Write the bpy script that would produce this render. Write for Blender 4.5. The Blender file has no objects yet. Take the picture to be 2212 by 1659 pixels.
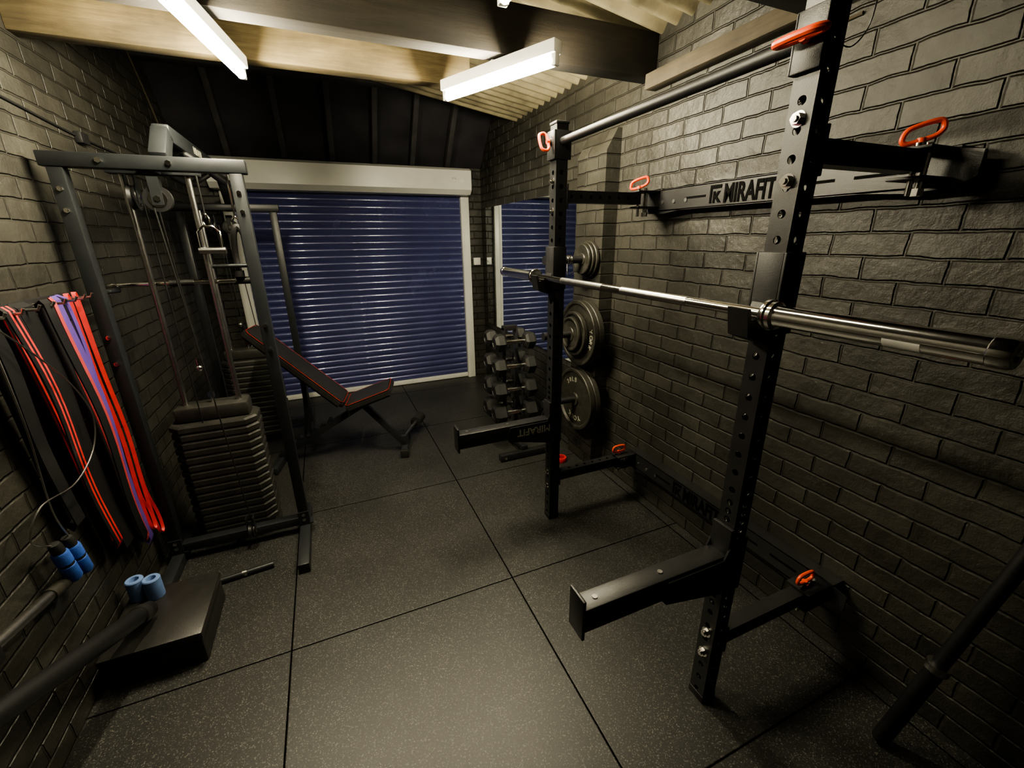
import bpy, bmesh, math, random
from mathutils import Vector, Matrix, Quaternion
random.seed(7)
V=Vector
C=bpy.context.collection
# ---------------------------------------------------------------- materials
def pm(name,col,rough=.5,metal=0.,var=.15,nscale=12.,bump=.0,bscale=200.,spec=.5,coat=0.,rvar=0.):
    m=bpy.data.materials.new(name);m.use_nodes=True;nt=m.node_tree;N=nt.nodes;L=nt.links
    b=N["Principled BSDF"];tc=N.new("ShaderNodeTexCoord")
    no=N.new("ShaderNodeTexNoise");no.inputs["Scale"].default_value=nscale;no.inputs["Detail"].default_value=5
    L.new(tc.outputs["Object"],no.inputs["Vector"])
    cr=N.new("ShaderNodeValToRGB")
    cr.color_ramp.elements[0].position=.3;cr.color_ramp.elements[1].position=.7
    cr.color_ramp.elements[0].color=[max(0,c*(1-var)) for c in col[:3]]+[1]
    cr.color_ramp.elements[1].color=[c*(1+var) for c in col[:3]]+[1]
    L.new(no.outputs["Fac"],cr.inputs["Fac"]);L.new(cr.outputs["Color"],b.inputs["Base Color"])
    b.inputs["Roughness"].default_value=rough;b.inputs["Metallic"].default_value=metal
    if rvar>0:
        mr=N.new("ShaderNodeMapRange");mr.inputs["From Min"].default_value=.3;mr.inputs["From Max"].default_value=.7
        mr.inputs["To Min"].default_value=max(.02,rough-rvar);mr.inputs["To Max"].default_value=rough+rvar
        L.new(no.outputs["Fac"],mr.inputs["Value"]);L.new(mr.outputs[0],b.inputs["Roughness"])
    b.inputs["Specular IOR Level"].default_value=spec
    b.inputs["Coat Weight"].default_value=coat
    if bump>0:
        n2=N.new("ShaderNodeTexNoise");n2.inputs["Scale"].default_value=bscale;n2.inputs["Detail"].default_value=3
        L.new(tc.outputs["Object"],n2.inputs["Vector"])
        bp=N.new("ShaderNodeBump");bp.inputs["Strength"].default_value=bump;bp.inputs["Distance"].default_value=.002
        L.new(n2.outputs["Fac"],bp.inputs["Height"]);L.new(bp.outputs["Normal"],b.inputs["Normal"])
    return m
def brickmat(name,ax,base=(.0295,.028,.0235),mort=.85,scale=1.):
    """painted brick; ax: which horizontal coordinate runs along the wall"""
    m=bpy.data.materials.new(name);m.use_nodes=True;nt=m.node_tree;N=nt.nodes;L=nt.links
    b=N["Principled BSDF"];tc=N.new("ShaderNodeTexCoord");sp=N.new("ShaderNodeSeparateXYZ");cb=N.new("ShaderNodeCombineXYZ")
    L.new(tc.outputs["Object"],sp.inputs[0])
    L.new(sp.outputs[ax],cb.inputs[0]);L.new(sp.outputs[2],cb.inputs[1])
    dn=N.new("ShaderNodeTexNoise");dn.inputs["Scale"].default_value=12;dn.inputs["Detail"].default_value=4
    L.new(cb.outputs[0],dn.inputs["Vector"])
    vm=N.new("ShaderNodeVectorMath");vm.operation='SUBTRACT';vm.inputs[1].default_value=(.5,.5,.5);L.new(dn.outputs["Color"],vm.inputs[0])
    vs=N.new("ShaderNodeVectorMath");vs.operation='SCALE';vs.inputs["Scale"].default_value=.015;L.new(vm.outputs[0],vs.inputs[0])
    va=N.new("ShaderNodeVectorMath");L.new(cb.outputs[0],va.inputs[0]);L.new(vs.outputs[0],va.inputs[1])
    br=N.new("ShaderNodeTexBrick");br.inputs["Scale"].default_value=scale
    br.inputs["Brick Width"].default_value=.232;br.inputs["Row Height"].default_value=.077
    br.inputs["Mortar Size"].default_value=.0065;br.inputs["Mortar Smooth"].default_value=.8
    br.offset=.5;br.inputs["Bias"].default_value=0
    br.inputs["Color1"].default_value=(.75,.75,.75,1);br.inputs["Color2"].default_value=(1.25,1.25,1.25,1);br.inputs["Mortar"].default_value=(mort,mort,mort,1)
    L.new(va.outputs[0],br.inputs["Vector"])
    n1=N.new("ShaderNodeTexNoise");n1.inputs["Scale"].default_value=5;n1.inputs["Detail"].default_value=8;n1.inputs["Roughness"].default_value=.65
    L.new(tc.outputs["Object"],n1.inputs["Vector"])
    cr=N.new("ShaderNodeValToRGB");cr.color_ramp.elements[0].position=.3;cr.color_ramp.elements[1].position=.75
    cr.color_ramp.elements[0].color=[c*.65 for c in base]+[1];cr.color_ramp.elements[1].color=[c*1.5 for c in base]+[1]
    L.new(n1.outputs["Fac"],cr.inputs["Fac"])
    mx=N.new("ShaderNodeMixRGB");mx.blend_type='MULTIPLY';mx.inputs[0].default_value=1
    L.new(cr.outputs["Color"],mx.inputs[1]);L.new(br.outputs["Color"],mx.inputs[2]);L.new(mx.outputs[0],b.inputs["Base Color"])
    b.inputs["Roughness"].default_value=.42
    n2=N.new("ShaderNodeTexNoise");n2.inputs["Scale"].default_value=42;n2.inputs["Detail"].default_value=7;n2.inputs["Roughness"].default_value=.65
    L.new(tc.outputs["Object"],n2.inputs["Vector"])
    n3=N.new("ShaderNodeTexNoise");n3.inputs["Scale"].default_value=7;n3.inputs["Detail"].default_value=2
    L.new(tc.outputs["Object"],n3.inputs["Vector"])
    iv=N.new("ShaderNodeMath");iv.operation='SUBTRACT';iv.inputs[0].default_value=1;L.new(br.outputs["Fac"],iv.inputs[1])
    a1=N.new("ShaderNodeMath");a1.operation='MULTIPLY_ADD';a1.inputs[1].default_value=.42;L.new(n2.outputs["Fac"],a1.inputs[0]);L.new(iv.outputs[0],a1.inputs[2])
    a2=N.new("ShaderNodeMath");a2.operation='MULTIPLY_ADD';a2.inputs[1].default_value=1.1;L.new(n3.outputs["Fac"],a2.inputs[0]);L.new(a1.outputs[0],a2.inputs[2])
    bp=N.new("ShaderNodeBump");bp.inputs["Strength"].default_value=1.;bp.inputs["Distance"].default_value=.0095
    L.new(a2.outputs[0],bp.inputs["Height"]);L.new(bp.outputs["Normal"],b.inputs["Normal"])
    return m
X0,Y0=.661,1.581
def floormat():
    m=bpy.data.materials.new("rubber_floor_tiles");m.use_nodes=True;nt=m.node_tree;N=nt.nodes;L=nt.links
    b=N["Principled BSDF"];tc=N.new("ShaderNodeTexCoord");sp=N.new("ShaderNodeSeparateXYZ");L.new(tc.outputs["Object"],sp.inputs[0])
    ds=[]
    for i,o in ((0,X0),(1,Y0)):
        s=N.new("ShaderNodeMath");s.operation='SUBTRACT';s.inputs[1].default_value=o-20;L.new(sp.outputs[i],s.inputs[0])
        p=N.new("ShaderNodeMath");p.operation='PINGPONG';p.inputs[1].default_value=.5;L.new(s.outputs[0],p.inputs[0]);ds.append(p)
    mn=N.new("ShaderNodeMath");mn.operation='MINIMUM';L.new(ds[0].outputs[0],mn.inputs[0]);L.new(ds[1].outputs[0],mn.inputs[1])
    mr=N.new("ShaderNodeMapRange");mr.inputs["From Min"].default_value=.0016;mr.inputs["From Max"].default_value=.0050;L.new(mn.outputs[0],mr.inputs["Value"])
    vo=N.new("ShaderNodeTexVoronoi");vo.inputs["Scale"].default_value=330;L.new(tc.outputs["Object"],vo.inputs["Vector"])
    cr=N.new("ShaderNodeValToRGB");e=cr.color_ramp.elements
    e[0].position=0;e[0].color=(.014,.014,.0135,1);e[1].position=1;e[1].color=(.13,.125,.11,1)
    k=cr.color_ramp.elements.new(.86);k.color=(.027,.0265,.025,1)
    sc=N.new("ShaderNodeSeparateColor");L.new(vo.outputs["Color"],sc.inputs[0]);L.new(sc.outputs[0],cr.inputs["Fac"])
    n1=N.new("ShaderNodeTexNoise");n1.inputs["Scale"].default_value=2.2;n1.inputs["Detail"].default_value=6;L.new(tc.outputs["Object"],n1.inputs["Vector"])
    r2=N.new("ShaderNodeMapRange");r2.inputs["From Min"].default_value=.3;r2.inputs["From Max"].default_value=.7;r2.inputs["To Min"].default_value=.75;r2.inputs["To Max"].default_value=1.2
    L.new(n1.outputs["Fac"],r2.inputs["Value"])
    mm=N.new("ShaderNodeMath");mm.operation='MULTIPLY';L.new(r2.outputs[0],mm.inputs[0])
    r3=N.new("ShaderNodeMapRange");r3.inputs["To Min"].default_value=.06;L.new(mr.outputs[0],r3.inputs["Value"]);L.new(r3.outputs[0],mm.inputs[1])
    mx=N.new("ShaderNodeMixRGB");mx.blend_type='MULTIPLY';mx.inputs[0].default_value=1;L.new(cr.outputs["Color"],mx.inputs[1]);L.new(mm.outputs[0],mx.inputs[2])
    L.new(mx.outputs[0],b.inputs["Base Color"]);b.inputs["Roughness"].default_value=.46
    sg=N.new("ShaderNodeMath");sg.operation='MULTIPLY';sg.inputs[1].default_value=.5;L.new(mr.outputs[0],sg.inputs[0]);L.new(sg.outputs[0],b.inputs["Specular IOR Level"])
    n2=N.new("ShaderNodeTexNoise");n2.inputs["Scale"].default_value=300;n2.inputs["Detail"].default_value=3;L.new(tc.outputs["Object"],n2.inputs["Vector"])
    ad=N.new("ShaderNodeMath");ad.operation='MULTIPLY_ADD';ad.inputs[1].default_value=.4;L.new(n2.outputs["Fac"],ad.inputs[0]);L.new(mr.outputs[0],ad.inputs[2])
    bp=N.new("ShaderNodeBump");bp.inputs["Strength"].default_value=.6;bp.inputs["Distance"].default_value=.002;L.new(ad.outputs[0],bp.inputs["Height"]);L.new(bp.outputs["Normal"],b.inputs["Normal"])
    return m
def woodmat(name,c1,c2,ax=0):
    m=bpy.data.materials.new(name);m.use_nodes=True;nt=m.node_tree;N=nt.nodes;L=nt.links
    b=N["Principled BSDF"];tc=N.new("ShaderNodeTexCoord");mp=N.new("ShaderNodeMapping")
    s=[14,14,14];s[ax]=1.1;mp.inputs["Scale"].default_value=s;L.new(tc.outputs["Object"],mp.inputs[0])
    n=N.new("ShaderNodeTexNoise");n.inputs["Scale"].default_value=2.5;n.inputs["Detail"].default_value=9;n.inputs["Roughness"].default_value=.75;n.inputs["Distortion"].default_value=.6
    L.new(mp.outputs[0],n.inputs["Vector"])
    cr=N.new("ShaderNodeValToRGB");cr.color_ramp.elements[0].position=.3;cr.color_ramp.elements[1].position=.7
    cr.color_ramp.elements[0].color=(*c1,1);cr.color_ramp.elements[1].color=(*c2,1)
    L.new(n.outputs["Fac"],cr.inputs[0])
    st=N.new("ShaderNodeTexNoise");st.inputs["Scale"].default_value=3.5;st.inputs["Detail"].default_value=5;L.new(tc.outputs["Object"],st.inputs["Vector"])
    mr=N.new("ShaderNodeMapRange");mr.inputs["From Min"].default_value=.35;mr.inputs["From Max"].default_value=.65;mr.inputs["To Min"].default_value=.5;mr.inputs["To Max"].default_value=1.15
    L.new(st.outputs["Fac"],mr.inputs["Value"])
    mx=N.new("ShaderNodeMixRGB");mx.blend_type='MULTIPLY';mx.inputs[0].default_value=1;L.new(cr.outputs[0],mx.inputs[1]);L.new(mr.outputs[0],mx.inputs[2])
    L.new(mx.outputs[0],b.inputs["Base Color"]);b.inputs["Roughness"].default_value=.8
    bp=N.new("ShaderNodeBump");bp.inputs["Strength"].default_value=.7;bp.inputs["Distance"].default_value=.004;L.new(n.outputs["Fac"],bp.inputs["Height"]);L.new(bp.outputs[0],b.inputs["Normal"])
    return m
def emit(name,col,s):
    m=bpy.data.materials.new(name);m.use_nodes=True;b=m.node_tree.nodes["Principled BSDF"]
    b.inputs["Base Color"].default_value=(.9,.9,.85,1);b.inputs["Emission Color"].default_value=(*col,1);b.inputs["Emission Strength"].default_value=s
    return m
M_wallR=brickmat("painted_brick_side",1);M_wallB=brickmat("painted_brick_end",0)
M_floor=floormat()
M_black=pm("black_powder_coat",(.016,.016,.017),.36,0,.12,20,.25,500)
M_blackd=pm("black_matte_steel",(.008,.008,.009),.5,0,.12,20,.2,400)
M_machine=pm("machine_powder_coat",(.016,.018,.020),.36,0,.12,20,.15,500)
M_chrome=pm("chrome",(.75,.73,.69),.13,1.,.05,30)
M_steel=pm("brushed_steel",(.50,.49,.47),.28,1.,.12,60,.1,300)
M_orange=pm("orange_plastic_coat",(.80,.085,.018),.35,0,.08,15)
M_rubber=pm("black_rubber",(.014,.014,.014),.5,0,.2,40,.4,300)
M_vinyl=pm("black_vinyl_weight",(.026,.025,.022),.5,0,.25,25,.4,250)
M_iron=pm("cast_iron_plate",(.036,.034,.028),.45,.3,.35,30,.5,120)
M_letter=pm("raised_lettering",(.28,.27,.22),.5,.1,.2,60)
M_cut=pm("cut_out_lettering_shadow",(.001,.001,.001),.8,0,.1,60,spec=.1)
M_leather=pm("black_vinyl_upholstery",(.020,.019,.018),.34,0,.15,30,.35,350)
M_red=pm("red_piping",(.26,.022,.016),.45,0,.1,30)
M_bandred=pm("red_latex",(.52,.028,.028),.5,0,.15,20)
M_bandpink=pm("coral_latex",(.36,.045,.05),.5,0,.12,20)
M_bandpurple=pm("purple_latex",(.085,.045,.23),.5,0,.12,20)
M_bandblack=pm("black_latex",(.010,.010,.011),.42,0,.12,20)
M_blue=pm("blue_foam",(.025,.085,.36),.7,0,.15,30,.4,300)
M_lblue=pm("light_blue_foam",(.12,.20,.40),.7,0,.12,30,.4,300)
M_white=pm("white_plastic",(.70,.69,.65),.4,0,.04,10)
M_cream=pm("white_painted_aluminium",(.68,.68,.64),.3,0,.05,6)
M_shut=pm("navy_shutter_paint",(.060,.067,.185),.25,.15,.10,3,rvar=.04,coat=.7)
M_wood=woodmat("raw_timber",(.085,.062,.028),(.22,.172,.085),0)
M_woodd=woodmat("dark_timber",(.010,.008,.0055),(.030,.023,.0145),0)
M_woody=woodmat("raw_timber_long",(.055,.045,.03),(.115,.092,.06),1)
M_dark=pm("black_painted_timber",(.048,.046,.048),.55,0,.3,8,.3,60)
M_roofp=pm("black_painted_boarding",(.008,.008,.009),.6,0,.3,5,.3,60)
M_slope=pm("dark_roof_boarding",(.027,.026,.032),.6,0,.35,5,.3,60)
M_corr=pm("aged_cement_sheet",(.19,.165,.105),.85,0,.5,6,.5,90)
M_cable=pm("black_cable",(.012,.012,.012),.4)
M_paper=pm("paper_label",(.75,.74,.70),.6)
M_ink=pm("label_ink",(.03,.03,.03),.6)
TC=(1,.90,.64)
M_tube=emit("lit_fluorescent_tube",TC,620)
M_tube2=emit("dim_fluorescent_tube",TC,95)
mi=bpy.data.materials.new("mirror_glass");mi.use_nodes=True
b=mi.node_tree.nodes["Principled BSDF"];b.inputs["Base Color"].default_value=(.80,.84,.83,1);b.inputs["Metallic"].default_value=1;b.inputs["Roughness"].default_value=.02
M_mirror=mi
# ---------------------------------------------------------------- geometry helpers
def box(bm,c,s,rot=None,bev=0.):
    M=Matrix.Translation(V(c))
    if rot is not None: M=M@(rot.to_4x4() if isinstance(rot,Matrix) else rot.to_matrix().to_4x4())
    M=M@Matrix.Diagonal((*s,1))
    g=bmesh.ops.create_cube(bm,size=1,matrix=M)
    if bev>0:
        es=set()
        for v in g["verts"]:
            for e in v.link_edges: es.add(e)
        bmesh.ops.bevel(bm,geom=list(es),offset=bev,segments=2,affect='EDGES',profile=.5)
def b2(bm,lo,hi,bev=0.):
    box(bm,[(a+b)/2 for a,b in zip(lo,hi)],[b-a for a,b in zip(lo,hi)],None,bev)
def frame(d,up=(0,0,1)):
    d=V(d).normalized();u=V(up)
    if abs(d.dot(u))>.98:u=V((0,1,0))
    x=d;y=u.cross(x).normalized();z=x.cross(y)
    return Matrix((x,y,z)).transposed()
def bar(bm,p1,p2,w,h,up=(0,0,1),bev=.003):
    p1=V(p1);p2=V(p2);box(bm,(p1+p2)/2,((p2-p1).length,w,h),frame(p2-p1,up),bev)
def cyl(bm,p1,p2,r,r2=None,seg=20):
    p1=V(p1);p2=V(p2);d=p2-p1
    q=V((0,0,1)).rotation_difference(d)
    M=Matrix.Translation((p1+p2)/2)@q.to_matrix().to_4x4()
    bmesh.ops.create_cone(bm,cap_ends=True,segments=seg,radius1=r,radius2=r if r2 is None else r2,depth=d.length,matrix=M)
def smooth(pts,n=6,closed=False):
    P=[V(p) for p in pts];out=[];m=len(P)
    rng=range(m) if closed else range(m-1)
    for i in rng:
        if closed:a,b_,c,d=P[(i-1)%m],P[i],P[(i+1)%m],P[(i+2)%m]
        else:a,b_,c,d=P[max(i-1,0)],P[i],P[i+1],P[min(i+2,m-1)]
        for k in range(n):
            t=k/n
            out.append(.5*((2*b_)+(c-a)*t+(2*a-5*b_+4*c-d)*t*t+(3*b_-a-3*c+d)*t**3))
    if not closed:out.append(P[-1])
    return out
def sweep(bm,pts,r,seg=10,closed=False):
    P=[V(p) for p in pts];m=len(P);rings=[];prev=None
    for i in range(m):
        if closed:t=(P[(i+1)%m]-P[i-1]).normalized()
        else:t=(P[min(i+1,m-1)]-P[max(i-1,0)]).normalized()
        if prev is None:
            u=V((0,0,1)) if abs(t.z)<.9 else V((1,0,0));n=t.cross(u).normalized()
        else:
            n=(prev-t*prev.dot(t)).normalized()
        prev=n;bn=t.cross(n)
        rings.append([bm.verts.new(P[i]+(n*math.cos(a)+bn*math.sin(a))*r) for a in [2*math.pi*k/seg for k in range(seg)]])
    R=range(m) if closed else range(m-1)
    for i in R:
        A=rings[i];B=rings[(i+1)%m]
        for k in range(seg):
            try:bm.faces.new((A[k],A[(k+1)%seg],B[(k+1)%seg],B[k]))
            except: pass
    if not closed:
        bm.faces.new(rings[0][::-1]);bm.faces.new(rings[-1])
def ribbon(bm,pts,wdir,w,t,closed=False):
    P=[V(p) for p in pts];m=len(P);W=V(wdir).normalized()*w/2;rings=[]
    for i in range(m):
        if closed:tt=(P[(i+1)%m]-P[i-1]).normalized()
        else:tt=(P[min(i+1,m-1)]-P[max(i-1,0)]).normalized()
        n=tt.cross(W).normalized()*t/2
        rings.append([bm.verts.new(P[i]+q) for q in (W+n,-W+n,-W-n,W-n)])
    R=range(m) if closed else range(m-1)
    for i in R:
        A=rings[i];B=rings[(i+1)%m]
        for k in range(4): bm.faces.new((A[k],A[(k+1)%4],B[(k+1)%4],B[k]))
    if not closed: bm.faces.new(rings[0][::-1]);bm.faces.new(rings[-1])
def lathe(bm,prof,o,axis,seg=40):
    q=V((0,0,1)).rotation_difference(V(axis));o=V(o);rings=[]
    for r,h in prof:
        if r<1e-6: rings.append([bm.verts.new(o+q@V((0,0,h)))])
        else: rings.append([bm.verts.new(o+q@V((r*math.cos(a),r*math.sin(a),h))) for a in [2*math.pi*k/seg for k in range(seg)]])
    for A,B in zip(rings,rings[1:]):
        for k in range(seg):
            k2=(k+1)%seg
            if len(A)==1 and len(B)==1: continue
            if len(A)==1: bm.faces.new((A[0],B[k],B[k2]))
            elif len(B)==1: bm.faces.new((A[k2],A[k],B[0]))
            else: bm.faces.new((A[k],A[k2],B[k2],B[k]))
def poly(bm,pts,ext):
    vs=[bm.verts.new(V(p)) for p in pts];f=bm.faces.new(vs)
    g=bmesh.ops.extrude_face_region(bm,geom=[f])
    bmesh.ops.translate(bm,vec=V(ext),verts=[v for v in g["geom"] if isinstance(v,bmesh.types.BMVert)])
def perf_side(bm,o,du,dv,cells,w,r,n,th=.003):
    o=V(o);du=V(du);dv=V(dv);n=V(n);s=0;K=16
    for ln,hole in cells:
        c=o+du*(s+ln/2)+dv*(w/2)
        if not hole:
            vs=[bm.verts.new(c+du*a*ln/2+dv*b_*w/2) for a,b_ in((-1,-1),(1,-1),(1,1),(-1,1))];bm.faces.new(vs)
        else:
            ci=[];ou=[];inn=[]
            for k in range(K):
                a=2*math.pi*k/K
                ca,sa=math.cos(a),math.sin(a);m=max(abs(ca),abs(sa))
                ci.append(bm.verts.new(c+du*ca*r+dv*sa*r))
                inn.append(bm.verts.new(c+du*ca*r+dv*sa*r-n*th))
                ou.append(bm.verts.new(c+du*(ca/m)*ln/2+dv*(sa/m)*w/2))
            for k in range(K):
                k2=(k+1)%K
                bm.faces.new((ci[k],ou[k],ou[k2],ci[k2]));bm.faces.new((ci[k],ci[k2],inn[k2],inn[k]))
        s+=ln
def perf_tube(bm,p1,du,cells,wa,da,wb,db,r):
    p1=V(p1);du=V(du);da=V(da);db=V(db)
    for sg in(1,-1):
        perf_side(bm,p1+da*sg*wa/2-db*wb/2,du,db,cells,wb,r,da*sg)
        perf_side(bm,p1+db*sg*wb/2-da*wa/2,du,da,cells,wa,r,db*sg)
    L_=sum(c[0] for c in cells)
    for s in (0,L_):
        c=p1+du*s;vs=[bm.verts.new(c+da*a*wa/2+db*b_*wb/2) for a,b_ in((-1,-1),(1,-1),(1,1),(-1,1))];bm.faces.new(vs)
    bmesh.ops.remove_doubles(bm,verts=bm.verts[:],dist=.00005)
def empty(name,loc,label=None,cat=None,parent=None,kind=None,group=None):
    o=bpy.data.objects.new(name,None);o.empty_display_size=.05;C.objects.link(o)
    o.location=V(loc)
    if parent:
        o.parent=parent;o.location=V(loc)-worldloc(parent)
    if label:o["label"]=label
    if cat:o["category"]=cat
    if kind:o["kind"]=kind
    if group:o["group"]=group
    return o
def worldloc(o):
    l=V((0,0,0))
    while o: l=l+o.location;o=o.parent
    return l
def mk(name,bm,mat,parent=None,label=None,cat=None,kind=None,group=None,ang=35,flat=False,origin=None):
    bmesh.ops.recalc_face_normals(bm,faces=bm.faces[:])
    off=worldloc(parent) if parent else V((0,0,0))
    if parent is None and origin is not None: off=V(origin)
    lo=V((0,0,0))
    if parent is not None:
        if len(bm.verts):
            s=V((0,0,0))
            for v in bm.verts:s+=v.co
            cen=s/len(bm.verts);lo=cen-off;off=cen
    bmesh.ops.translate(bm,vec=-off,verts=bm.verts[:])
    me=bpy.data.meshes.new(name);bm.to_mesh(me);bm.free()
    if not flat:
        me.shade_smooth();me.set_sharp_from_angle(angle=math.radians(ang))
    me.materials.append(mat)
    o=bpy.data.objects.new(name,me);C.objects.link(o)
    if parent:o.parent=parent;o.location=lo
    else:o.location=off
    if label:o["label"]=label
    if cat:o["category"]=cat
    if kind:o["kind"]=kind
    if group:o["group"]=group
    return o
NB=bmesh.new
def text(body,size,o,x,y,mat,parent,ext=.001,name="lettering",spacing=1.,bold=.0,align='LEFT',sx=1.):
    c=bpy.data.curves.new("t","FONT");c.body=body;c.size=size;c.extrude=ext;c.offset=bold;c.space_character=spacing;c.align_x=align
    ob=bpy.data.objects.new("t",c);C.objects.link(ob)
    dg=bpy.context.evaluated_depsgraph_get();me=bpy.data.meshes.new_from_object(ob.evaluated_get(dg))
    bpy.data.objects.remove(ob);bm=NB();bm.from_mesh(me);bpy.data.meshes.remove(me)
    x=V(x).normalized();y=V(y).normalized();z=x.cross(y)
    M=Matrix.Translation(V(o))@Matrix((x*sx,y,z)).transposed().to_4x4()
    bmesh.ops.transform(bm,matrix=M,verts=bm.verts[:])
    return mk(name,bm,mat,parent)
# ---------------------------------------------------------------- room
XL,XR,YB,YF=-1.0,1.72,4.87,-1.3
def sbox(name,lo,hi,mat,bev=0,**k):
    bm=NB();b2(bm,lo,hi,bev);return mk(name,bm,mat,kind="structure",flat=(bev==0),**k)
sbox("floor",(XL-.2,YF-.2,-.1),(XR+.2,YB+.2,0),M_floor,label="black speckled rubber gym floor tiles")
sbox("wall_left",(XL-.12,YF,0),(XL,YB+.12,3.4),M_wallR,label="black painted brick wall")
sbox("wall_right",(XR,YF,0),(XR+.12,YB+.12,3.4),M_wallR,label="black painted brick wall")
bm=NB()
b2(bm,(XL,YB,0),(-.70,YB+.12,2.35));b2(bm,(1.52,YB,0),(XR,YB+.12,2.35));b2(bm,(-.70,YB,2.1),(1.52,YB+.12,2.35))
mk("wall_back",bm,M_wallB,kind="structure",flat=True,label="black painted brick wall around the shutter")
sbox("wall_front",(XL,YF-.12,0),(XR,YF,3.4),M_wallB,label="black painted brick wall")
bm=NB();ny=420;y_a,y_b=.9,3.95;rows=[]
for j in range(ny+1):
    y=y_a+(y_b-y_a)*j/ny;w=.022*math.sin(2*math.pi*y/.10)
    rows.append([bm.verts.new((XR+.1,y,2.58+w)),bm.verts.new((XL-.1,y,3.02+w))])
for a,c in zip(rows,rows[1:]): bm.faces.new((a[0],a[1],c[1],c[0]))
mk("ceiling",bm,M_corr,kind="structure",label="aged corrugated cement roof sheet",ang=80)
sbox("trim_1",(XL,YF,2.36),(XR,1.10,2.42),M_roofp,label="black boarded ceiling")
bm=NB();vs=[bm.verts.new(p) for p in((XL,YB+.05,2.28),(XR,YB+.05,2.28),(XR,3.9,3.38),(XL,3.9,3.38))];bm.faces.new(vs)
g=bmesh.ops.extrude_face_region(bm,geom=bm.faces[:]);bmesh.ops.translate(bm,vec=(0,.04,.04),verts=[v for v in g["geom"] if isinstance(v,bmesh.types.BMVert)])
mk("trim_2",bm,M_slope,kind="structure",flat=True,label="black boarded roof slope")
ti=3
for x in (-.62,-.18,.22,.60,.96,1.32):
    bm=NB();bar(bm,(x,4.85,2.26),(x,3.88,3.33),.045,.09,bev=.002);mk("trim_%d"%ti,bm,M_dark,kind="structure",label="black painted rafter");ti+=1
def beam(lo,hi,mat,lab):
    global ti
    bm=NB();b2(bm,lo,hi,.004);o=mk("trim_%d"%ti,bm,mat,kind="structure",label=lab);ti+=1
beam((XL,2.09,2.39),(XR,2.19,2.585),M_woodd,"dark timber ceiling joist")
beam((XL,2.60,2.40),(.88,2.68,2.60),M_wood,"raw timber ceiling joist")
beam((XL,4.10,2.80),(XR,4.20,2.97),M_dark,"black painted purlin")
beam((1.65,1.26,2.33),(XR,2.09,2.40),M_woody,"weathered timber wall plate")
beam((XL,1.17,2.33),(XR,1.26,2.50),M_roofp,"black painted ceiling joist")
bm=NB();poly(bm,[(1.62,2.35,0),(XR,2.35,0),(XR,2.35,2.22),(1.69,2.35,2.22),(1.62,2.35,2.10)],(0,.32,0))
mk("trim_%d"%ti,bm,M_wallR,kind="structure",flat=True,label="black painted brick pier");ti+=1
# ---------------------------------------------------------------- roller shutter
door=empty("door_1",(.4,4.86,0),"navy blue roller shutter with white housing",None,kind="structure")
bm=NB();z=.05;prof=[]
SL=.0685
while z<2.10:
    for k in range(9):
        t=k/9
        d=.0085*math.sin(math.pi*min(t/.84,1)) if t<.84 else -.004
        prof.append((4.870-d,z+t*SL))
    z+=SL
vr=[(bm.verts.new((-.67,y,zz)),bm.verts.new((1.48,y,zz))) for y,zz in prof]
for a,c in zip(vr,vr[1:]): bm.faces.new((a[0],a[1],c[1],c[0]))
mk("shutter_curtain",bm,M_shut,door,"navy slatted curtain",ang=30)
bm=NB();b2(bm,(-.67,4.85,.005),(1.48,4.885,.055),.004);mk("bottom_rail",bm,M_cream,door,"pale metal bottom rail")
for a,c in((-.76,-.665),(1.47,1.56)):
    bm=NB();b2(bm,(a,4.82,0),(c,4.90,2.10),.004);b2(bm,(a+.012,4.815,0),(a+.03,4.825,2.1));mk("guide_rail",bm,M_cream,door,"white metal guide rail")
bm=NB();poly(bm,[(-.80,4.64,2.10),(-.80,4.64,2.28),(-.80,4.69,2.305),(-.80,4.87,2.305),(-.80,4.87,2.055),(-.80,4.69,2.055)],(2.34,0,0))
hs=mk("shutter_housing",bm,M_cream,door,"white box housing",flat=True)
for a,c in(((1.36,4.6385,2.20),(.07,.001,.03)),((1.44,4.6385,2.19),(.035,.001,.04))):
    bm=NB();box(bm,a,c);mk("sticker",bm,M_paper,door)
for k,t in enumerate(("SHUTTER","230V  50Hz")):
    text(t,.011,(1.33,4.6375,2.203-.012*k),(1,0,0),(0,0,1),M_ink,door,.0002)
# ---------------------------------------------------------------- fluorescent lights
def light(a,b_,mat,top):
    a=V(a);b_=V(b_);d=(b_-a).normalized()
    r=empty("fluorescent_light_fixture",((a+b_)/2+V((0,0,.07))),"white batten fitting with a lit warm fluorescent tube","light",group="ceiling batten lights")
    bm=NB();A=a-d*.035+V((0,0,.052));B=b_+d*.035+V((0,0,.052));bar(bm,A,B,.055,.05,bev=.006);mk("housing",bm,M_white,r)
    for p,s in((a,-1),(b_,1)):
        bm=NB();q=p+d*s*.02;bar(bm,q-d*.012+V((0,0,.012)),q+d*.012+V((0,0,.012)),.03,.055,bev=.003);mk("tube_holder",bm,M_white,r)
    bm=NB();cyl(bm,a-d*.01,b_+d*.01,.017,seg=20);mk("tube",bm,mat,r)
    bm=NB();m=(a+b_)/2;b2(bm,(m.x-.02,m.y-.02,a.z+.07),(m.x+.02,m.y+.02,top));mk("mounting_bracket",bm,M_white,r)
light((-.33,1.86,2.31),(-.215,2.49,2.31),M_tube,2.392)
light((1.00,1.89,2.31),(.72,2.48,2.31),M_tube,2.392)
light((.60,.82,2.285),(.60,1.425,2.285),M_tube2,2.362)
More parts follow.
